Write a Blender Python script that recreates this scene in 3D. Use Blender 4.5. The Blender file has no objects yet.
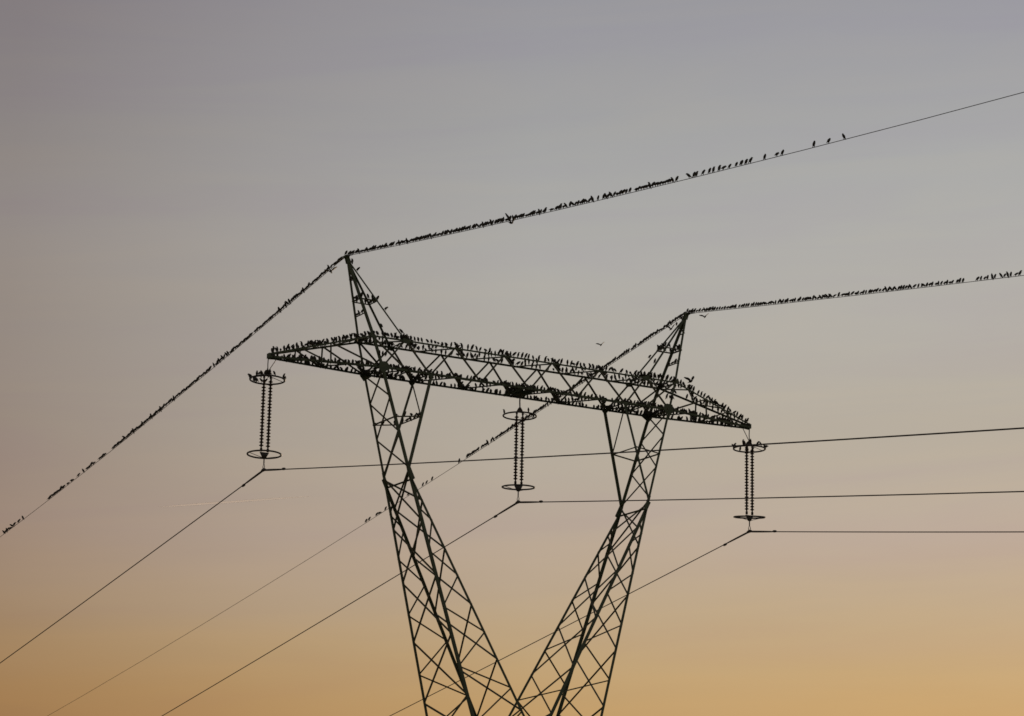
import bpy, bmesh, math, random
from mathutils import Vector, Matrix
R = math.radians
rng = random.Random(7)
scene = bpy.context.scene

# ------------------------------------------------------------------ camera, world, sun, exposure
cam_data = bpy.data.cameras.new('camera')
cam_data.sensor_width = 36.0
cam_data.lens = 2766.03 / 1024 * 36.0
cam_data.clip_start = 0.5
cam_data.clip_end = 60000
cam = bpy.data.objects.new('camera', cam_data)
scene.collection.objects.link(cam)
cam.location = (-47.650, -85.327, 1.70)
yaw, pitch, roll = R(28.9905), R(13.9018), R(1.1941)
fw = Vector((math.sin(yaw) * math.cos(pitch), math.cos(yaw) * math.cos(pitch), math.sin(pitch)))
rt0 = Vector((math.cos(yaw), -math.sin(yaw), 0)); up0 = rt0.cross(fw)
rt = math.cos(roll) * rt0 + math.sin(roll) * up0
up = -math.sin(roll) * rt0 + math.cos(roll) * up0
cam.rotation_euler = Matrix((rt, up, -fw)).transposed().to_euler()
scene.camera = cam
scene.render.resolution_x, scene.render.resolution_y = 1024, 716

SUN_AZ, SUN_EL = 44.0, 2.0            # heading from +Y towards +X; just above the horizon, right of the frame
scene.view_settings.view_transform = 'Standard'
scene.view_settings.look = 'None'
scene.view_settings.exposure = 0.0
scene.view_settings.gamma = 1.0
scene.cycles.filter_width = 1.6
scene.cycles.max_bounces = 5
scene.cycles.use_denoising = False

def lin(c):
    return [((v / 255) / 12.92 if v / 255 <= 0.04045 else ((v / 255 + 0.055) / 1.055) ** 2.4) for v in c]

world = bpy.data.worlds.new('World')
scene.world = world
world.use_nodes = True
wn, wl = world.node_tree.nodes, world.node_tree.links
wn.clear()
def node(t, **k):
    n = wn.new(t)
    for a, b in k.items(): setattr(n, a, b)
    return n
def math_node(op, a, b=None, clamp=False):
    n = node('ShaderNodeMath', operation=op, use_clamp=clamp)
    for i, v in enumerate((a, b)):
        if v is None: continue
        if isinstance(v, (int, float)): n.inputs[i].default_value = v
        else: wl.new(v, n.inputs[i])
    return n.outputs[0]
out = node('ShaderNodeOutputWorld')
tc = node('ShaderNodeTexCoord')
sep = node('ShaderNodeSeparateXYZ'); wl.new(tc.outputs['Generated'], sep.inputs[0])
elev = math_node('MULTIPLY', math_node('ARCSINE', sep.outputs['Z']), 180 / math.pi)
az = math_node('MULTIPLY', math_node('ARCTAN2', sep.outputs['X'], sep.outputs['Y']), 180 / math.pi)
# thin high cloud: stretched along the horizon
comb = node('ShaderNodeCombineXYZ')
wl.new(math_node('MULTIPLY', az, 0.055), comb.inputs[0]); wl.new(math_node('MULTIPLY', elev, 0.26), comb.inputs[1])
cloud = node('ShaderNodeTexNoise'); cloud.inputs['Scale'].default_value = 1.0
cloud.inputs['Detail'].default_value = 4.0; cloud.inputs['Roughness'].default_value = 0.5
wl.new(comb.outputs[0], cloud.inputs['Vector'])
wob = math_node('MULTIPLY', math_node('SUBTRACT', cloud.outputs['Fac'], 0.5), 2.0)
elev_w = math_node('ADD', elev, math_node('MULTIPLY', wob, 0.7))
ramp_e = node('ShaderNodeValToRGB')
wl.new(math_node('DIVIDE', elev_w, 90.0, True), ramp_e.inputs[0])
ELEV = [(0, (176, 116, 62)), (4.5, (188, 143, 90)), (6.6, (195, 160, 111)), (7.8, (194, 167, 127)), (8.9, (190, 170, 143)),
        (10.1, (188, 172, 156)), (12.2, (183, 175, 162)), (14.0, (181, 177, 169)), (16.0, (178, 177, 173)),
        (18.1, (170, 171, 171)), (21.0, (158, 158, 164)), (25, (142, 143, 149)), (35, (116, 119, 130)),
        (55, (98, 103, 117)), (89, (88, 94, 110))]
AZ = [(-180, (.50, .50, .52)), (-90, (.46, .46, .48)), (-20, (.45, .42, .42)), (8, (.57, .50, .49)), (18.2, (.705, .63, .615)), (24.3, (.90, .865, .86)),
      (29.5, (1.0, 1.0, 1.0)), (35, (1.035, 1.04, 1.04)), (40, (1.055, 1.065, 1.065)), (50, (1.08, 1.07, 1.04)), (75, (.95, .92, .9)), (130, (.55, .55, .56)), (179, (.50, .50, .52))]
def fill(ramp, stops, f, g):
    el = ramp.color_ramp.elements
    while len(el) > 1: el.remove(el[0])
    el[0].position = f(stops[0][0]); el[0].color = (*g(stops[0][1]), 1)
    for p, c in stops[1:]:
        e = el.new(f(p)); e.color = (*g(c), 1)
fill(ramp_e, ELEV, lambda e: e / 90, lin)
ramp_a = node('ShaderNodeValToRGB')
wl.new(math_node('ADD', math_node('DIVIDE', az, 360.0), 0.5), ramp_a.inputs[0])
fill(ramp_a, AZ, lambda a: a / 360 + .5, lambda c: [v / 1.2 for v in c])
veil = node('ShaderNodeMix', data_type='RGBA', blend_type='MULTIPLY'); veil.inputs[0].default_value = 1.0
wl.new(ramp_e.outputs[0], veil.inputs[6]); wl.new(ramp_a.outputs[0], veil.inputs[7])
# faint streaks of thinner and thicker veil: brightness and a little hue
comb2 = node('ShaderNodeCombineXYZ')
wl.new(math_node('MULTIPLY', az, 0.11), comb2.inputs[0]); wl.new(math_node('ADD', math_node('MULTIPLY', elev, 0.95), math_node('MULTIPLY', az, -0.06)), comb2.inputs[1]); comb2.inputs[2].default_value = 4.2
streak = node('ShaderNodeTexNoise'); streak.inputs['Scale'].default_value = 1.0
streak.inputs['Detail'].default_value = 5.0; streak.inputs['Roughness'].default_value = 0.55; streak.inputs['Distortion'].default_value = .6
wl.new(comb2.outputs[0], streak.inputs['Vector'])
tint = node('ShaderNodeValToRGB'); wl.new(streak.outputs['Fac'], tint.inputs[0])
fill(tint, [(.32, (.945, .93, .965)), (.5, (.965, .965, .965)), (.68, (.995, .985, .96))], lambda v: v, lambda c: c)
veil2 = node('ShaderNodeMix', data_type='RGBA', blend_type='MULTIPLY'); veil2.inputs[0].default_value = 1.0
wl.new(veil.outputs[2], veil2.inputs[6]); wl.new(tint.outputs[0], veil2.inputs[7])
b2 = math_node('ADD', math_node('MULTIPLY', wob, 0.08), 1.2 * 0.97 / .965)
bg_veil = node('ShaderNodeBackground'); wl.new(veil2.outputs[2], bg_veil.inputs[0]); wl.new(b2, bg_veil.inputs[1])
sky = node('ShaderNodeTexSky', sky_type='NISHITA', sun_disc=False)
sky.sun_elevation = R(SUN_EL); sky.sun_rotation = R(SUN_AZ)
sky.dust_density = 3.0
bg_sky = node('ShaderNodeBackground'); wl.new(sky.outputs[0], bg_sky.inputs[0]); bg_sky.inputs[1].default_value = 0.05
# the veil hides most of the clear sky behind it
mixs = node('ShaderNodeMixShader'); mixs.inputs[0].default_value = 0.92
wl.new(bg_sky.outputs[0], mixs.inputs[1]); wl.new(bg_veil.outputs[0], mixs.inputs[2])
wl.new(mixs.outputs[0], out.inputs[0])

sun_d = bpy.data.lights.new('sun', 'SUN')
sun_d.energy = 1.5; sun_d.angle = R(0.5); sun_d.color = (1.0, .74, .5)
sun = bpy.data.objects.new('sun', sun_d); scene.collection.objects.link(sun)
sd = Vector((math.sin(R(SUN_AZ)) * math.cos(R(SUN_EL)), math.cos(R(SUN_AZ)) * math.cos(R(SUN_EL)), math.sin(R(SUN_EL))))
sun.rotation_euler = (-sd).to_track_quat('-Z', 'Y').to_euler()

# ------------------------------------------------------------------ materials
def mat(name, c1, c2, scale=8.0, rough=.6, metal=0.0, bump=0.0, spec=.3):
    m = bpy.data.materials.new(name); m.use_nodes = True
    n, l = m.node_tree.nodes, m.node_tree.links
    b = n['Principled BSDF']
    tcn = n.new('ShaderNodeTexCoord'); no = n.new('ShaderNodeTexNoise')
    no.inputs['Scale'].default_value = scale; no.inputs['Detail'].default_value = 6
    l.new(tcn.outputs['Object'], no.inputs['Vector'])
    cr = n.new('ShaderNodeValToRGB')
    cr.color_ramp.elements[0].position = .35; cr.color_ramp.elements[1].position = .68
    cr.color_ramp.elements[0].color = (*c1, 1); cr.color_ramp.elements[1].color = (*c2, 1)
    l.new(no.outputs['Fac'], cr.inputs[0]); l.new(cr.outputs[0], b.inputs['Base Color'])
    b.inputs['Roughness'].default_value = rough; b.inputs['Metallic'].default_value = metal
    b.inputs['Specular IOR Level'].default_value = spec
    if bump:
        bp = n.new('ShaderNodeBump'); bp.inputs['Strength'].default_value = bump
        l.new(no.outputs['Fac'], bp.inputs['Height']); l.new(bp.outputs[0], b.inputs['Normal'])
    return m
M_STEEL = mat('green painted steel', (.112, .148, .088), (.150, .188, .114), 3.0, .7, 0, .1)
M_LACE = mat('weathered lacing steel', (.128, .142, .086), (.158, .160, .10), 3.0, .65, 0, .1)
M_GLASS = mat('brown porcelain', (.060, .042, .028), (.080, .058, .038), 14.0, .7, 0, 0, .08)
M_RING = mat('dull zinc fitting', (.085, .080, .066), (.110, .100, .082), 9.0, .6)
M_WIRE = mat('weathered aluminium strand', (.095, .085, .070), (.125, .112, .095), 20.0, .7)
M_BIRD = mat('dark plumage', (.050, .046, .030), (.080, .072, .050), 60.0, .7)
M_GRASS = mat('dry meadow', (.15, .13, .075), (.23, .19, .11), .35, .95, 0, .5)
M_CONC = mat('concrete', (.26, .25, .23), (.34, .33, .30), 5.0, .9, 0, .2)

# ------------------------------------------------------------------ mesh helpers
col = scene.collection
def link(name, bm, m, parent=None, smooth=False):
    bmesh.ops.recalc_face_normals(bm, faces=bm.faces)
    me = bpy.data.meshes.new(name); bm.to_mesh(me); bm.free()
    me.materials.append(m)
    if smooth:
        for f in me.polygons: f.use_smooth = True
    o = bpy.data.objects.new(name, me); col.objects.link(o)
    o.parent = parent
    return o
def empty(name, loc=(0, 0, 0), parent=None):
    o = bpy.data.objects.new(name, None); col.objects.link(o); o.location = loc; o.parent = parent
    o.empty_display_size = .3
    return o
def tag(o, label=None, cat=None, group=None, kind=None):
    if label: o['label'] = label
    if cat: o['category'] = cat
    if group: o['group'] = group
    if kind: o['kind'] = kind
    return o
def prism(bm, a, b, prof, e1, e2):
    lo = [bm.verts.new(a + e1 * u + e2 * v) for u, v in prof]
    hi = [bm.verts.new(b + e1 * u + e2 * v) for u, v in prof]
    n = len(prof)
    for i in range(n): bm.faces.new((lo[i], lo[(i + 1) % n], hi[(i + 1) % n], hi[i]))
    bm.faces.new(lo[::-1]); bm.faces.new(hi)
def angle(bm, a, b, w, d1, d2, t=None):
    """steel angle from a to b, its corner on the line, flanges along d1 and d2"""
    a, b, d1, d2 = Vector(a), Vector(b), Vector(d1), Vector(d2)
    t = t or w * .13
    d = (b - a).normalized()
    e1 = (d1 - d * d1.dot(d)).normalized()
    e2 = (d2 - d * d2.dot(d)); e2 = (e2 - e1 * e2.dot(e1)).normalized()
    prism(bm, a, b, [(0, 0), (w, 0), (w, t), (t, t), (t, w), (0, w)], e1, e2)
def lace(bm, a, b, w, nrm, off=.014):
    """a lacing angle lying flat against a face whose inward normal is nrm"""
    a, b, nrm = Vector(a), Vector(b), Vector(nrm).normalized()
    d = (b - a).normalized(); nrm = (nrm - d * nrm.dot(d)).normalized()
    s = d.cross(nrm).normalized()
    o = nrm * off - s * (w * .5)
    angle(bm, a + o, b + o, w, s, nrm, .009)
def box(bm, c, sx, sy, sz, rot=None):
    m = Matrix.Translation(c)
    if rot is not None: m = m @ rot
    bmesh.ops.create_cube(bm, size=1, matrix=m @ Matrix.Diagonal((sx, sy, sz, 1)))
def tube(bm, pts, rad, n=8, closed=False):
    pts = [Vector(p) for p in pts]; rings = []
    N = len(pts)
    for i, p in enumerate(pts):
        if closed: d = pts[(i + 1) % N] - pts[i - 1]
        else: d = pts[min(i + 1, N - 1)] - pts[max(i - 1, 0)]
        d.normalize()
        h = Vector((0, 0, 1)) if abs(d.z) < .9 else Vector((1, 0, 0))
        e1 = d.cross(h).normalized(); e2 = e1.cross(d)
        r = rad[i] if isinstance(rad, (list, tuple)) else rad
        rings.append([bm.verts.new(p + (e1 * math.cos(q) + e2 * math.sin(q)) * r) for q in [2 * math.pi * k / n for k in range(n)]])
    for i in range(N if closed else N - 1):
        A, B = rings[i], rings[(i + 1) % N]
        for k in range(n): bm.faces.new((A[k], A[(k + 1) % n], B[(k + 1) % n], B[k]))
    if not closed: bm.faces.new(rings[0][::-1]); bm.faces.new(rings[-1])
def lathe(bm, base, axis, prof, n=12):
    axis = Vector(axis).normalized(); base = Vector(base)
    h = Vector((1, 0, 0)) if abs(axis.x) < .8 else Vector((0, 1, 0))
    e1 = axis.cross(h).normalized(); e2 = axis.cross(e1)
    rings = [[bm.verts.new(base + axis * z + (e1 * math.cos(q) + e2 * math.sin(q)) * max(r, 1e-4)) for q in [2 * math.pi * k / n for k in range(n)]] for r, z in prof]
    for A, B in zip(rings, rings[1:]):
        for k in range(n): bm.faces.new((A[k], A[(k + 1) % n], B[(k + 1) % n], B[k]))
    bm.faces.new(rings[0][::-1]); bm.faces.new(rings[-1])
def plate(bm, pts, t, nrm):
    nrm = Vector(nrm).normalized() * t
    lo = [bm.verts.new(Vector(p) - nrm * .5) for p in pts]; hi = [bm.verts.new(Vector(p) + nrm * .5) for p in pts]
    n = len(pts)
    for i in range(n): bm.faces.new((lo[i], lo[(i + 1) % n], hi[(i + 1) % n], hi[i]))
    bm.faces.new(lo[::-1]); bm.faces.new(hi)

# ------------------------------------------------------------------ the ground (below the frame): a broad crest that falls away under both spans
def terrain(x, y):
    s = min(max((abs(y) - 95) / 260, 0), 1); s = s * s * (3 - 2 * s)
    return -32 * s + .25 * math.sin(x * .05 + 1) * math.sin(y * .04) * min(1, (abs(x) + abs(y)) / 60)
bm = bmesh.new()
axis_v = [-9000, -4000, -1800, -900, -600] + [v for v in range(-420, 421, 20)] + [600, 900, 1800, 4000, 9000]
gv = [[bm.verts.new((x, y, terrain(x, y))) for x in axis_v] for y in axis_v]
for j in range(len(axis_v) - 1):
    for i in range(len(axis_v) - 1): bm.faces.new((gv[j][i], gv[j][i + 1], gv[j + 1][i + 1], gv[j + 1][i]))
tag(link('ground', bm, M_GRASS, None, True), 'dry meadow under the pylon', None, None, 'structure')

# ------------------------------------------------------------------ the pylon
H = 24.573                                   # underside of the crossarm
XA, ZA = 7.18, H + 4.051                     # peaks
XT_O, XT_I, DT, ZT = 6.318, 5.004, .601, H + 1.162
XB_O, XB_I, DB = 5.971, 4.041, .735
TIP = 10.0
XK, DK, ZK = 4.965, .969, H - 3.513          # knees
def lower(s, n, io, z):                      # a point on a lower limb leg, z relative to the crossarm
    t = (z + 3.513) / (-21.62 + 3.513)
    x1 = -.139 if io == 'o' else -4.774
    return Vector((s * (XK + (x1 - XK) * t), n * (DK + (2.464 - DK) * t), H + z))
def upper(s, n, io, z):
    t = z / -3.513; xb = XB_O if io == 'o' else XB_I
    return Vector((s * (xb + (XK - xb) * t), n * (DB + (DK - DB) * t), H + z))
def peak(s, n, io, z):                       # z relative to the crossarm, 1.162..4.051
    t = (4.051 - z) / (4.051 - 1.162); xb = XT_O if io == 'o' else XT_I
    return Vector((s * (XA + (xb - XA) * t), n * DT * t, H + z))
def chord(n, top, x):                        # a point on a crossarm chord
    a = abs(x); xo = XT_O if top else XB_O
    y0, z0 = (DT, 1.162) if top else (DB, 0.0)
    y1, z1 = (.09, .10) if top else (.11, -.06)
    t = max(0, (a - xo) / (TIP - xo))
    return Vector((x, n * (y0 + (y1 - y0) * t), H + z0 + (z1 - z0) * t))

pylon = tag(empty('transmission_pylon'), 'tall dark lattice steel pylon with V limbs and two pointed peaks', 'pylon')
ux, uy, uz = Vector((1, 0, 0)), Vector((0, 1, 0)), Vector((0, 0, 1))

# --- crossarm
arm = empty('crossarm', (0, 0, 0), pylon)
for n in (-1, 1):
    for top in (True, False):
        bm = bmesh.new()
        xs = [-TIP, -(XT_O if top else XB_O), (XT_O if top else XB_O), TIP]
        for a, b in zip(xs, xs[1:]):
            angle(bm, chord(n, top, a), chord(n, top, b), .062 if top else .075, (0, -n, 0), (0, 0, -1 if top else 1))
        link('chord', bm, M_STEEL, arm)
TOPN = [-5.004, -3, -1, 1, 3, 5.004]; BOTN = [-5.971, -4.041, -2, 0, 2, 4.041, 5.971]
for n in (-1, 1):
    bm = bmesh.new(); nr = (0, -n, 0)
    for x in TOPN:
        for d in (-1, 1):
            xb = min(BOTN, key=lambda v: abs(v - (x + d)))
            lace(bm, chord(n, True, x), chord(n, False, xb), .055, nr, .016 if d > 0 else .03)
    for s in (-1, 1):                        # crossed end panel and the tapered end
        lace(bm, chord(n, True, s * XT_O), chord(n, False, s * 4.9), .055, nr, .045)
        lace(bm, chord(n, True, s * 7.8), chord(n, False, s * XB_O), .05, nr, .016)
        lace(bm, chord(n, True, s * 7.8), chord(n, False, s * 7.8), .045, nr, .03)
        lace(bm, chord(n, True, s * 8.9), chord(n, False, s * 7.8), .045, nr, .016)
        lace(bm, chord(n, True, s * 8.9), chord(n, False, s * 8.9), .04, nr, .03)
    link('side_lacing', bm, M_LACE, arm)
PLAN = {}
for top in (True, False):
    bm = bmesh.new(); nr = (0, 0, -1 if top else 1); segs = []
    xs = [-9.3, -8.5, -7.8, -6.9] + ([-XT_O, -XT_I] if top else [-XB_O, -XB_I - .9, -XB_I]) + ([-4, -3, -2, -1, 0, 1, 2, 3, 4] if top else [-3, -2, -1, 0, 1, 2, 3])
    xs += [-v for v in xs if v < -4.02][::-1]
    sgn = 1
    for a, b in zip(xs, xs[1:]):
        segs.append((chord(sgn, top, a), chord(-sgn, top, b))); sgn = -sgn
    for a in (XT_O, XT_I) if top else (XB_O, XB_I, 4.9):
        for s in (-1, 1): segs.append((chord(1, top, s * a), chord(-1, top, s * a)))
    if not top:
        for a in (-.30, 0, .30):
            segs.append((chord(1, False, a), chord(-1, False, a)))
    for i, (a, b) in enumerate(segs): lace(bm, a, b, .05, nr, .016 + .012 * (i % 3))
    PLAN[top] = segs
    link('plan_lacing', bm, M_LACE, arm)
bm = bmesh.new()                             # cross beams and plates that carry the middle insulator
for a in (-.27, .27):
    box(bm, Vector((a, 0, H + .03)), .06, 2 * DB - .06, .09)
for n in (-1, 1): box(bm, Vector((0, n * .17, H + .03)), .46, .06, .085)
box(bm, Vector((0, 0, H - .03)), .25, .30, .05)
link('hanger_beam', bm, M_STEEL, arm)
for s in (-1, 1):                            # closed end of the arm
    bm = bmesh.new()
    box(bm, Vector((s * (TIP - .01), 0, H + .02)), .05, .22, .17)
    plate(bm, [(s * TIP, 0, H - .11), (s * (TIP - .35), 0, H - .08), (s * (TIP - .3), 0, H + .05), (s * TIP, 0, H + .05)], .03, uy)
    link('end_plate', bm, M_STEEL, arm)
for s in (-1, 1):                            # gussets where the limbs meet the arm
    for n in (-1, 1):
        y, y2 = n * (DB + .012), n * (DT + .012)
        for pts in ([(XB_O + .14, y, H - .02), (XB_O + .09, y, H + .22), (XB_O - .16, y, H + .24), (XB_O - .36, y, H + .03), (XB_O - .02, y, H - .20)],
                    [(XT_I + .12, y2, ZT - .12), (XT_I - .12, y2, ZT - .14), (XT_I - .18, y2, ZT + .01), (XT_I + .12, y2, ZT + .06)],
                    [(XT_O + .14, y2, ZT - .03), (XT_O - .12, y2, ZT - .13), (XT_O - .12, y2, ZT + .01), (XT_O + .06, y2, ZT + .12)],
                    [(XB_I + .12, y, H + .07), (XB_I - .12, y, H + .07), (XB_I - .12, y, H - .02), (XB_I, y, H - .14), (XB_I + .12, y, H - .02)]):
            bm = bmesh.new(); plate(bm, [(s * a, b, c) for a, b, c in pts], .016, uy)
            link('gusset_plate', bm, M_STEEL, arm)

# --- earth wire peaks
def ring_pts(f, s, z): return [f(s, -1, 'o', z), f(s, 1, 'o', z), f(s, 1, 'i', z), f(s, -1, 'i', z)]
for s in (-1, 1):
    pk = empty('earth_wire_peak', (0, 0, 0), pylon)
    for n in (-1, 1):
        for io in 'oi':
            bm = bmesh.new(); out_x = 1 if io == 'o' else -1
            angle(bm, peak(s, n, io, 3.95), peak(s, n, io, 1.05), .085 if io == 'o' else .062, (-s * out_x, 0, 0), (0, -n, 0))
            link('corner_leg', bm, M_STEEL, pk)
    bm = bmesh.new()
    q = ring_pts(peak, s, 2.52)
    for a, b in zip(q, q[1:] + q[:1]): lace(bm, a, b, .045, (0, 0, -1), .0)
    link('diaphragm', bm, M_LACE, pk)
    bm = bmesh.new()
    bm.free()
    for z in (1.98, 3.2):
        bm = bmesh.new(); lace(bm, peak(s, -1, 'o', z), peak(s, 1, 'o', z), .045, (-s, 0, 0)); link('cross_strut', bm, M_LACE, pk)
    bm = bmesh.new()                         # head of the peak with the earth wire clamp under its tip
    top = Vector((s * (XA - .05), 0, ZA))
    for n in (-1, 1):
        plate(bm, [(s * (XA + .05), n * .06, ZA + .02), (s * (XA - .08), n * .06, ZA + .02), (s * (XA - .20), n * .07, ZA - .24), (s * (XA - .05), n * .075, ZA - .27)], .014, uy)
    box(bm, Vector((s * (XA - .02), 0, ZA - .02)), .16, .22, .06)
    link('peak_cap', bm, M_STEEL, pk)

# --- limbs
for s in (-1, 1):
    lb = empty('pylon_limb', (0, 0, 0), pylon)
    for n in (-1, 1):
        bm = bmesh.new(); angle(bm, (s * XT_O, n * DT, ZT), upper(s, n, 'o', 0), .085, (-s, 0, 0), (0, -n, 0))
        angle(bm, upper(s, n, 'o', 0), upper(s, n, 'o', -3.513), .088, (-s, 0, 0), (0, -n, 0))
        angle(bm, lower(s, n, 'o', -3.513), lower(s, n, 'o', -12.74), .098, (-s, 0, 0), (0, -n, 0))
        link('corner_leg', bm, M_STEEL, lb)
        bm = bmesh.new(); angle(bm, upper(s, n, 'i', 0), upper(s, n, 'i', -3.513), .088, (-s, 0, 0), (0, -n, 0))
        link('upper_leg', bm, M_STEEL, lb)
        bm = bmesh.new(); angle(bm, lower(s, n, 'i', -3.58), lower(s, n, 'i', -12.70), .090, (s, 0, 0), (0, -n, 0))
        link('corner_leg', bm, M_STEEL, lb)
    U = lambda n, io, z: upper(s, n, io, z) if z > -3.513 else lower(s, n, io, z)
    bm = bmesh.new()                         # outer face, double lacing
    for st in (-1, 1):
        n = st
        zs = [0, -.985, -2.24, -3.45] if True else []
        for a, b in zip(zs, zs[1:]):
            lace(bm, upper(s, n, 'o', a), upper(s, -n, 'o', b), .062, (-s, 0, 0), .014 if st > 0 else .03); n = -n
        n = st
        zs = [-3.55, -5.31, -7.17, -9.20, -11.30, -12.7]
        for a, b in zip(zs, zs[1:]):
            lace(bm, lower(s, n, 'o', a), lower(s, -n, 'o', b), .076, (-s, 0, 0), .014 if st > 0 else .03); n = -n
    link('outer_lacing', bm, M_LACE, lb)
    bm = bmesh.new()                         # inner face, double lacing
    for st in (-1, 1):
        n = st
        zs = [-3.62, -4.61, -6.24, -8.12, -9.96, -11.7, -12.7]
        for a, b in zip(zs, zs[1:]):
            lace(bm, lower(s, n, 'i', a), lower(s, -n, 'i', b), .068, (s, 0, 0), .014 if st > 0 else .03); n = -n
    link('inner_lacing', bm, M_LACE, lb)
    for n in (-1, 1):                        # near and far faces, single zigzag
        bm = bmesh.new()
        zz = [('i', -4.35), ('o', -4.83), ('i', -5.27), ('o', -6.36), ('i', -7.13), ('o', -8.29), ('i', -9.04), ('o', -10.33), ('i', -10.92), ('o', -12.3)]
        for (i1, z1), (i2, z2) in zip(zz, zz[1:]): lace(bm, lower(s, n, i1, z1), lower(s, n, i2, z2), .044, (0, -n, 0))
        link('side_lacing', bm, M_LACE, lb)
    bm = bmesh.new()                         # diaphragm and the diagonals between the upper inner legs
    q = ring_pts(upper, s, -1.68)
    q = [upper(s, -1, 'o', -1.74), upper(s, 1, 'o', -1.74), upper(s, 1, 'i', -1.6), upper(s, -1, 'i', -1.6)]
    for a, b in zip(q, q[1:] + q[:1]): lace(bm, a, b, .045, (0, 0, 1), 0)
    link('diaphragm', bm, M_LACE, lb)
    bm = bmesh.new()
    m = 1 if s < 0 else -1
    lace(bm, upper(s, m, 'i', -.02), upper(s, -m, 'i', -1.6), .05, (-s, 0, 0), .01)
    link('inner_brace', bm, M_LACE, lb)
    for n in (-1, 1):                        # knee: gusset and cross strut
        bm = bmesh.new(); y = n * (DK + .014)
        k = Vector((s * XK, y, ZK))
        plate(bm, [k + Vector((s * .035, 0, .14)), k + Vector((-s * .075, 0, .10)), k + Vector((-s * .27, n * .03, -.34)), k + Vector((-s * .13, n * .03, -.44))], .018, uy)
        link('knee_gusset', bm, M_STEEL, lb)
    bm = bmesh.new(); lace(bm, lower(s, -1, 'o', -3.84) - ux * s * .1, lower(s, 1, 'o', -3.84) - ux * s * .1, .05, (0, 0, -1))
    link('knee_strut', bm, M_STEEL, lb)

# --- body under the V, down to the ground
body = empty('pylon_body', (0, 0, 0), pylon)
zw = H - 12.74; xw = abs(lower(1, 1, 'o', -12.74).x); yw = lower(1, 1, 'o', -12.74).y
def bodyp(sx, sy, z):
    t = (zw - z) / zw
    return Vector((sx * (xw + .95 * t), sy * (yw + 1.6 * t), z))
for sx in (-1, 1):
    for sy in (-1, 1):
        bm = bmesh.new(); angle(bm, bodyp(sx, sy, zw), bodyp(sx, sy, .25), .14, (-sx, 0, 0), (0, -sy, 0)); link('corner_leg', bm, M_STEEL, body)
        bm = bmesh.new(); p0 = bodyp(sx, sy, .2)
        lathe(bm, (p0.x, p0.y, -.6), uz, [(.55, 0), (.5, .7), (.38, .98), (.36, 1.0)], 16); link('footing', bm, M_CONC, body)
zs = [zw, zw - 2.9, zw - 6.2, .4]
for ax in range(2):
    for sd_ in (-1, 1):
        bm = bmesh.new()
        for i, (a, b) in enumerate(zip(zs, zs[1:])):
            for q in (-1, 1):
                A = bodyp(sd_, q, a) if ax == 0 else bodyp(q, sd_, a)
                B = bodyp(sd_, -q, b) if ax == 0 else bodyp(-q, sd_, b)
                lace(bm, A, B, .07, (-sd_, 0, 0) if ax == 0 else (0, -sd_, 0), .014 if q > 0 else .03)
            A = bodyp(sd_, -1, a) if ax == 0 else bodyp(-1, sd_, a); B = bodyp(sd_, 1, a) if ax == 0 else bodyp(1, sd_, a)
            lace(bm, A, B, .08, (-sd_, 0, 0) if ax == 0 else (0, -sd_, 0), .05)
        link('side_lacing', bm, M_LACE, body)

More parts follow.
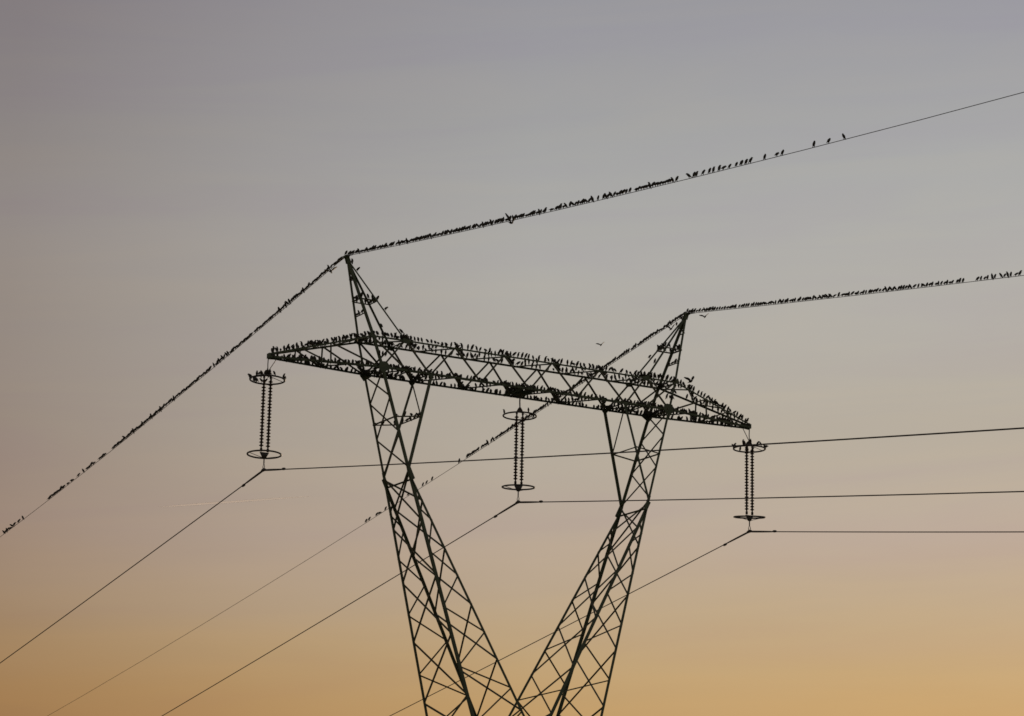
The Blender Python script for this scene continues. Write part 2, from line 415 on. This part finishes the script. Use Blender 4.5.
# ------------------------------------------------------------------ insulator strings
CL = -4.02                                   # clamp, relative to the crossarm
def make_insulator(side, t_up, t_low):
    root = empty('insulator_string')
    # origin: attachment point on the arm, hanging down along -Z
    bm = bmesh.new()
    tube(bm, [(0, 0, 0), (0, .02, -.30), (0, 0, -.56)], .018 if side else .026)
    if side: tube(bm, [(-side * .34, 0, -.02), (-side * .15, 0, -.32), (-side * .01, 0, -.56)], .014)
    lathe(bm, (0, 0, -.62), uz, [(.03, 0), (.06, .03), (.06, .07), (.03, .1)], 10)
    plate(bm, [(-.15, 0, -.72), (.15, 0, -.72), (.07, 0, -.57), (-.07, 0, -.57)], .04, uy)
    link('hanger', bm, M_RING, root)
    def ring(zc, rad, tilt, spread):
        bm = bmesh.new(); rot = Matrix.Rotation(tilt, 3, Vector((.87, -.49, 0)))
        pts = [rot @ Vector((rad * math.cos(a), rad * math.sin(a), 0)) + Vector((0, 0, zc)) for a in [2 * math.pi * k / 48 for k in range(48)]]
        tube(bm, pts, .030, 8, True)
        for a in (0, math.pi):
            e = rot @ Vector((rad * math.cos(a), rad * math.sin(a), 0)) + Vector((0, 0, zc))
            tube(bm, [(.06 * math.cos(a), 0, zc + spread), e * .6 + Vector((0, 0, zc * .4 + spread * .45)), e], .011)
        return bm
    link('upper_arcing_ring', ring(-.84, .60, t_up, .14), M_RING, root)
    link('lower_arcing_ring', ring(-3.47, .58, t_low, -.12), M_RING, root)
    for sx in (-1, 1):
        bm = bmesh.new()
        prof = [(.022, -3.38), (.045, -3.37), (.045, -3.27), (.024, -3.25)]
        for k in range(21):
            z = -3.20 + k * .1135
            prof += [(.034, z), (.078, z + .020), (.080, z + .036), (.036, z + .062)]
        prof += [(.024, -.80), (.04, -.79), (.04, -.72), (.02, -.70)]
        lathe(bm, (sx * .125, 0, 0), uz, prof, 14)
        link('insulator_rod', bm, M_GLASS, root, True)
    bm = bmesh.new()
    plate(bm, [(-.17, 0, -3.40), (.17, 0, -3.40), (.05, 0, -3.62), (-.05, 0, -3.62)], .05, uy)
    tube(bm, [(0, 0, -3.60), (0, 0, -3.78)], .022)
    tube(bm, [(0, 0, -3.76), (0, .07, -3.90), (0, .03, -4.0)], .014); tube(bm, [(0, 0, -3.76), (0, -.07, -3.90), (0, -.03, -4.0)], .014)
    tube(bm, [(0, -.19, CL - .035), (0, -.1, CL), (0, 0, CL + .012), (0, .1, CL), (0, .19, CL - .035)], [.03, .05, .06, .05, .03], 10)
    link('suspension_clamp', bm, M_RING, root, True)
    return root
ilab = ['double insulator string hanging from the left crossarm tip, birds on upper ring',
        'double insulator string hanging under the middle of the crossarm',
        'double insulator string hanging from the right crossarm tip, birds on upper ring']
for i, x in enumerate((-TIP, 0, TIP)):
    o = make_insulator((-1, 0, 1)[i], (-.03, -.02, .0)[i], (-.03, .05, .12)[i]); o.location = (x, 0, H)
    tag(o, ilab[i], 'insulator', 'insulator strings of the pylon')

# ------------------------------------------------------------------ wires
def sag(z0, a, c, d): return z0 - a * d + c * d * d
def wire_pts(x, z0, left, right, reach=330):
    ds = [0, .15, .4, .8, 1.3, 2, 3, 4.5, 6.5, 9, 12, 15, 19, 23, 28, 33, 39, 46, 54, 63, 73, 84, 96, 110, 130, 155, 185, 220, 260, reach]
    pts = [(x, -d, sag(z0, *right, d)) for d in ds[::-1]] + [(x, d, sag(z0, *left, d)) for d in ds[1:]]
    return pts
CLEFT, CRIGHT = (.147, .00012), (.152, .00015)
for x, lab in ((-TIP, 'thick dark conductor wire clamped under the left insulator string'),
               (0, 'thick dark conductor wire clamped under the middle insulator string'),
               (TIP, 'thick dark conductor wire clamped under the right insulator string')):
    z0 = H + CL
    w = tag(empty('conductor_wire', (x, 0, z0)), lab, 'power line', 'conductor wires of the line')
    bm = bmesh.new(); tube(bm, [Vector(p) - Vector((x, 0, z0)) for p in wire_pts(x, z0, CLEFT, CRIGHT)], .0185)
    link('strand', bm, M_WIRE, w, True)
    for sgn, prm in ((1, CLEFT), (-1, CRIGHT)):
        bm = bmesh.new(); ds = [.18, .5, .9, 1.3, 1.62]
        tube(bm, [(0, sgn * d, sag(0, *prm, d)) for d in ds], [.036, .036, .034, .030, .022])
        link('armour_rod', bm, M_WIRE, w, True)
        bm = bmesh.new(); d = 1.66; zc = sag(0, *prm, d)
        lathe(bm, (0, sgn * d - .10, zc - sgn * -.0), (0, 1, -sgn * .147), [(.012, 0), (.042, .02), (.046, .1), (.042, .18), (.012, .2)], 10)
        link('vibration_damper', bm, M_RING, w, True)
EARTH = {-1: (H + 4.047, (.155, .0006), (.1502, .0005)), 1: (H + 4.047, (.153, .0003), (.163, .0003))}
for s, lab in ((-1, 'thin bird-lined earth wire running over the left peak of the pylon'), (1, 'thin bird-lined earth wire running over the right peak of the pylon')):
    z0, lf, rg = EARTH[s]; x = s * XA
    w = tag(empty('earth_wire', (x, 0, z0)), lab, 'power line', 'earth wires of the line')
    bm = bmesh.new(); tube(bm, [Vector(p) - Vector((x, 0, z0)) for p in wire_pts(x, z0, lf, rg)], .0100)
    link('strand', bm, M_WIRE, w, True)
    bm = bmesh.new(); tube(bm, [(0, -.55, sag(0, *rg, .55)), (0, -.2, sag(0, *rg, .2)), (0, 0, .01), (0, .2, sag(0, *lf, .2)), (0, .55, sag(0, *lf, .55))], [.016, .026, .04, .026, .016])
    link('suspension_clamp', bm, M_RING, w, True)

# ------------------------------------------------------------------ birds
def bird_mesh(name, spine, legs=True, wings=None, n=8):
    """one continuous body lofted from tail tip to beak tip; legs and wings are drawn out of its faces"""
    bm = bmesh.new(); rings = []
    P = [Vector((x, yo, z)) for x, z, ry, rz, yo in spine]
    for i, (x, z, ry, rz, yo) in enumerate(spine):
        d = (P[min(i + 1, len(P) - 1)] - P[max(i - 1, 0)]); d.y = 0; d.normalize()
        u = Vector((-d.z, 0, d.x))
        rings.append([bm.verts.new(P[i] + Vector((0, math.cos(q) * ry, 0)) + u * math.sin(q) * rz) for q in [2 * math.pi * (k + .5) / n for k in range(n)]])
    side = {}
    for i, (A, B) in enumerate(zip(rings, rings[1:])):
        for k in range(n): side[(i, k)] = bm.faces.new((A[k], A[(k + 1) % n], B[(k + 1) % n], B[k]))
    bm.faces.new(rings[0][::-1]); bm.faces.new(rings[-1])
    def draw(f, steps):
        for c, sx, sy, sz in steps:
            r = bmesh.ops.extrude_discrete_faces(bm, faces=[f]); f = r['faces'][0]
            m = f.calc_center_median()
            for v in f.verts:
                q = v.co - m; v.co = Vector(c) + Vector((q.x * sx, q.y * sy, q.z * sz))
    if legs:
        for k, sy in ((n * 5 // 8, -1), (n * 6 // 8, 1)):
            f = side[(2, k)]
            draw(f, [((.004, sy * .018, .034), .3, .3, .3), ((.006, sy * .016, .004), .6, .6, .6), ((.014, sy * .016, .0), 1.6, 1.2, 1)])
    if wings:
        draw(side[(3, 0)], wings[0]); draw(side[(3, n // 2 - 1)], wings[1])
    bmesh.ops.recalc_face_normals(bm, faces=bm.faces)
    me = bpy.data.meshes.new(name); bm.to_mesh(me); bm.free()
    me.materials.append(M_BIRD)
    for p in me.polygons: p.use_smooth = True
    return me
def perched(lean, fluff, turn):
    base = [(-.062, -.006, .013, .004, 0), (-.045, .026, .016, .008, 0), (-.028, .058, .022, .018, 0), (-.006, .090, .031, .030, 0),
            (.012, .118, .030, .030, 0), (.024, .143, .022, .023, 0), (.034, .160, .019, .021, 0), (.046, .167, .015, .015, turn * .4),
            (.055, .168, .006, .006, turn * .7), (.076, .165, .0015, .0015, turn * 1.5)]
    c, s = math.cos(lean), math.sin(lean)
    return [(x * c + (z - .05) * s, .05 + (z - .05) * c - x * s, ry * fluff, rz * fluff, yo) for x, z, ry, rz, yo in base]
BIRDS = [bird_mesh('perched_bird', perched(a, f, t)) for a, f, t in ((0, 1.2, 0), (.16, 1.25, .012), (-.12, 1.3, -.012), (.34, 1.2, 0), (.06, 1.4, .018), (.55, 1.25, -.01), (-.2, 1.22, .03))]
fly_spine = [(-.125, .0, .026, .003, 0), (-.085, .004, .018, .008, 0), (-.05, .006, .026, .022, 0), (-.005, .004, .034, .032, 0), (.035, .004, .030, .028, 0),
             (.06, .012, .022, .022, 0), (.078, .016, .018, .018, 0), (.09, .015, .006, .006, 0), (.112, .012, .0015, .0015, 0)]
def wings(up, sweep):
    L = [((.005 + sweep, .065, .012 + up * .065), 2.3, 1, .7), ((-.015 + sweep, .125, .016 + up * .13), 1.3, 1, .7), ((-.05 + sweep, .19, .018 + up * .19), .35, 1, .3)]
    return (L, [((a, -b, c), *r) for (a, b, c), *r in L])
FLY = [bird_mesh('flying_bird', fly_spine, False, wings(u, w)) for u, w in ((.55, 0), (-.3, .01), (1.2, -.01), (.75, .03))]
def place(me, name, loc, yaw_, tilt=0, scale=1.0, roll_=0):
    o = bpy.data.objects.new(name, me); col.objects.link(o)
    o.location = loc; o.rotation_euler = (roll_, tilt, yaw_); o.scale = (scale,) * 3
    return o
def spread(rows, step=.142):
    """positions along a wire: birds shoulder to shoulder inside each stretch, single birds between"""
    r = []
    for row in rows:
        if len(row) == 1: r.append(row[0]); continue
        a, b = row; sg = 1 if b > a else -1; y = a
        while (b - y) * sg > -.02:
            r.append(y); y += sg * step * rng.choice((.8, .9, 1, 1, 1.1, 1.25))
    return r
GLR = [(-0.21, -3.34), (-3.49, -3.84), (-3.99, -6.26), (-6.37, -7.77), (-7.87, -9.4), (-9.51, -9.74), (-9.85, -14.26), (-14.54,), (-14.88, -15.55), (-15.76, -17.07), (-17.41,), (-17.73, -18.82), (-19.01,), (-19.21,), (-19.53,), (-19.68, -21.39), (-21.53,), (-21.76,)]
GLR_LOOSE = [-22.43, -22.65, -22.79, -23.13, -23.45, -23.67, -23.95, -24.12, -24.44, -24.79, -25.03, -25.26, -25.48]
GLR_SINGLE = [(-26.18, 'lone bird on the upper wire between the loose stretch and a spaced pair'), (-26.72, 'left bird of the spaced pair on the upper wire'),
              (-27.0, 'right bird of the spaced pair on the upper wire'), (-28.48, 'first of three widely spaced birds on the upper wire, nearest the pylon'),
              (-29.11, 'middle one of three widely spaced birds on the upper wire'), (-29.81, 'last bird out along the upper wire, nearest the bare wire')]
GLL = [(0.47, 7.88), (8.09, 11.7), (11.99, 15.21), (15.36, 16.13), (16.34, 19.18), (19.34, 22.12), (23.06, 23.69), (24.32, 25.08), (25.43,), (26.08,), (26.89,), (27.34,), (27.82, 29.67), (32.95,), (33.52,), (34.11, 34.38), (34.77, 35.45)]
GRR = [(-0.11, -0.7), (-0.84, -1.73), (-1.86, -3.43), (-3.5, -5.97), (-6.04, -7.45), (-7.53, -8.68), (-8.74, -9.54), (-9.71,), (-9.89, -10.59), (-10.68, -14.01), (-14.2, -16.07), (-16.24, -16.55)]
GRR_B = [(-17.27, -18.23)]
GRR_C = [(-18.5, -19.41)]
GRL = [(0.24, 3.32), (3.39, 11.08), (11.16, 15.34), (15.61, 16.27), (16.45, 17.43), (18.12,), (20.64,), (21.16,), (21.5,), (22.93,), (25.15,), (25.83,), (26.04,), (26.8,), (27.11,)]
def on_wire(s, y):
    z0, lf, rg = EARTH[s]
    return Vector((s * XA, y, sag(z0, *(lf if y > 0 else rg), abs(y)) + .000))
def wire_yaw(): return (0 if rng.random() < .88 else math.pi) + rng.uniform(-.45, .45)
def wire_birds(s, ys, label, group):
    for y in ys:
        o = place(rng.choice(BIRDS), 'bird', on_wire(s, y), wire_yaw(), rng.uniform(-.10, .20), rng.uniform(.88, 1.06))
        tag(o, label, 'bird', group)
wire_birds(-1, spread(GLR), 'small dark bird in the crowded row on the upper wire right of left peak', 'birds in the crowded row on the upper wire')
wire_birds(-1, GLR_LOOSE, 'small dark bird in the loose stretch of upper wire past the crowded row', 'birds in the loose stretch of the upper wire')
for y, lab in GLR_SINGLE: wire_birds(-1, [y], lab, 'spaced birds at the end of the upper wire row')
wire_birds(1, spread(GRR, .15), 'small dark bird in the crowded row on the wire right of right peak', 'birds in the crowded row beyond the right peak')
wire_birds(1, spread(GRR_B, .17), 'small dark bird in the short cluster following the crowded row beyond right peak', 'birds in the short cluster on the wire beyond the right peak')
wire_birds(1, spread(GRR_C, .17), 'small dark bird in the last wire cluster beyond right peak, at photo edge', 'birds in the last cluster on the wire beyond the right peak')
for loc, yw_, k, sc, lab in (((1.5, -3.16, 25.93), -1.9, 0, .85, 'lone bird gliding in open sky above the middle of the crossarm'),
                             ((-7.1, -11.89, 26.86), .4, 2, 1.15, 'bird fluttering just below the crowded upper wire'),
                             ((7.35, -.96, 28.31), -1.9, 0, 1.0, 'bird with spread wings under the wire right beside the right peak'),
                             ((7.05, .94, 28.20), -1.7, 3, 1.1, 'bird flapping beneath the wire left of the right peak'),
                             ((7.4, .1, 26.02), -1.4, 3, 1.3, 'bird with raised wings above the right tapered end of the crossarm'),
                             ((-7.3, .94, 28.25), -2.2, 0, 1.25, 'bird fluttering beside the wire left of the left peak')):
    o = place(FLY[k], 'flying_bird', loc, yw_, -.1, sc, .25); tag(o, lab, 'bird', 'birds in flight around the pylon')

# the rest of the flock, past the three hundred that show largest: one object
flock = bmesh.new()
def add_bird(loc, yaw_, tilt=None, sc=None):
    me = rng.choice(BIRDS); n0 = len(flock.verts)
    flock.from_mesh(me); flock.verts.ensure_lookup_table()
    m = Matrix.Translation(loc) @ Matrix.Rotation(yaw_, 4, 'Z') @ Matrix.Rotation(rng.uniform(-.06, .18) if tilt is None else tilt, 4, 'Y') @ Matrix.Scale(sc or rng.uniform(.98, 1.2), 4)
    bmesh.ops.transform(flock, matrix=m, verts=flock.verts[n0:])
for y in spread(GLL, .17): add_bird(on_wire(-1, y), wire_yaw())
for y in spread(GRL, .165): add_bird(on_wire(1, y), wire_yaw())
def line_birds(a, b, step, lift=.0, keep=1.0, bias=None):
    a, b = Vector(a), Vector(b); L = (b - a).length; d = (b - a) / L
    pos = step * rng.uniform(.2, .8)
    base = math.atan2(d.y, d.x) + math.pi / 2
    while pos < L - .03:
        if rng.random() < keep:
            p = a + d * pos + Vector((0, rng.uniform(-.012, .012), lift))
            pr = .5 if bias is None else bias(p)
            add_bird(p, base + (0 if rng.random() > pr else math.pi) + rng.uniform(-.5, .5))
        pos += step * rng.choice((.8, .9, .95, 1, 1.05, 1.2, 1.6))
toward = lambda p: .75 - .05 * (p.x + 10) * .5      # which side of the beam they face
for n, top, step, keep in ((-1, True, .155, .97), (1, True, .19, .9), (-1, False, .16, .95), (1, False, .155, .95)):
    xs = [-TIP + .03, -(XT_O if top else XB_O), (XT_O if top else XB_O), TIP - .03]
    for a, b in zip(xs, xs[1:]):
        A, B = chord(n, top, a), chord(n, top, b)
        off = Vector((0, -n * .035, 0))
        line_birds(A + off, B + off, step, .004 if top else .006, keep, (lambda p: 1 - toward(p)))
        if not top: line_birds(A + off * 2, B + off * 2, .5, .006, .8)
for top in (True, False):
    for i, (a, b) in enumerate(PLAN[top]):
        line_birds(a, b, .14, .004 if top else .03, .85)
for a in (-.34, -.2, -.07, .07, .2, .34):
    line_birds((a, -DB + .05, H + .03), (a, DB - .05, H + .03), .16, 0, .55)
for s in (-1, 1):                                   # clusters where limbs, peaks and arm meet
    for n in (-1, 1):
        line_birds(chord(n, True, s * XT_O), chord(n, True, s * XT_I), .14, .01, .8)
        line_birds((s * (XB_O + .2), n * DB, H + .40), (s * (XB_O - .3), n * DB, H + .40), .13, .02, .9)
        line_birds((s * (XB_O + .1), n * DB * .8, H + .02), (s * (XB_O - 1.9), n * DB * .8, H + .02), .15, .01, .8)
        a, b = upper(s, n, 'i', -1.6), upper(s, n, 'o', -1.74)
        if s < 0: line_birds(a, b, .3, .0, .75)
        line_birds(peak(s, n, 'o', 2.52), peak(s, n, 'i', 2.52), .16, .0, .8)
    line_birds(peak(s, -1, 'i', 2.52), peak(s, 1, 'i', 2.52), .10, 0, .95)
    line_birds(peak(s, -1, 'o', 2.52), peak(s, 1, 'o', 2.52), .2, 0, .6)
    line_birds(peak(s, -1, 'o', 1.98), peak(s, 1, 'o', 1.98), .16, 0, .8)
    line_birds(peak(s, -1, 'o', 3.2), peak(s, 1, 'o', 3.2), .12, 0, .8)
    if s < 0: line_birds(upper(s, -1, 'i', -1.6), upper(s, 1, 'i', -1.6), .32, 0, .9)
    add_bird(Vector((s * XA, 0, ZA + .03)), 0.2, 0, 1.0)
    for z in (1.35, 1.75, 2.15, 3.5, 3.75):
        io = 'i'; n = rng.choice((-1, 1)); add_bird(peak(s, n, io, z) + Vector((0, 0, .02)), rng.uniform(0, 6.28))
for x, cnt in ((-TIP, 17), (TIP, 14), (0, 3)):      # birds on the upper arcing rings and the yokes
    for k in range(cnt):
        a = rng.uniform(0, 6.28)
        add_bird(Vector((x + .60 * math.cos(a), .60 * math.sin(a), H - .825)), rng.uniform(0, 6.28), None, 1.0)
    if x:
        for k in range(7): add_bird(Vector((x + rng.uniform(-.3, .3), rng.uniform(-.25, .25), H - .71 + rng.uniform(-.05, .06))), rng.uniform(0, 6.28), None, 1.0)
bmesh.ops.recalc_face_normals(flock, faces=flock.faces)
fl = link('bird_flock', flock, M_BIRD, None, True)
tag(fl, 'flock of small birds crowding the crossarm, peaks and wires left of peaks', 'birds', None, 'stuff')

# ------------------------------------------------------------------ contrail, far off and high
def sky_point(el, azd, dist):
    return Vector((dist * math.sin(R(azd)) * math.cos(R(el)), dist * math.cos(R(azd)) * math.cos(R(el)), dist * math.sin(R(el)))) + cam.location
m = bpy.data.materials.new('thin ice trail'); m.use_nodes = True
n_, l_ = m.node_tree.nodes, m.node_tree.links; n_.clear()
o_ = n_.new('ShaderNodeOutputMaterial'); tr = n_.new('ShaderNodeBsdfTransparent'); df = n_.new('ShaderNodeBsdfTranslucent')
df.inputs[0].default_value = (1, 1, 1, 1); mx = n_.new('ShaderNodeMixShader')
lw = n_.new('ShaderNodeTexNoise'); lw.inputs['Scale'].default_value = .006
mm = n_.new('ShaderNodeMath'); mm.operation = 'MULTIPLY'; mm.inputs[1].default_value = .62
l_.new(lw.outputs[0], mm.inputs[0]); l_.new(mm.outputs[0], mx.inputs[0]); l_.new(tr.outputs[0], mx.inputs[1]); l_.new(df.outputs[0], mx.inputs[2]); l_.new(mx.outputs[0], o_.inputs[0])
bm = bmesh.new()
A, B = sky_point(10.58, 21.65, 4200), sky_point(10.93, 24.85, 4200)
tube(bm, [A.lerp(B, k / 12) for k in range(13)], [.3, 1.0, 1.5, 1.7, 1.8, 1.8, 1.7, 1.6, 1.4, 1.2, .9, .6, .2], 8)
tag(link('contrail', bm, m, None, True), 'faint short pale contrail in the sky left of the pylon', 'contrail')
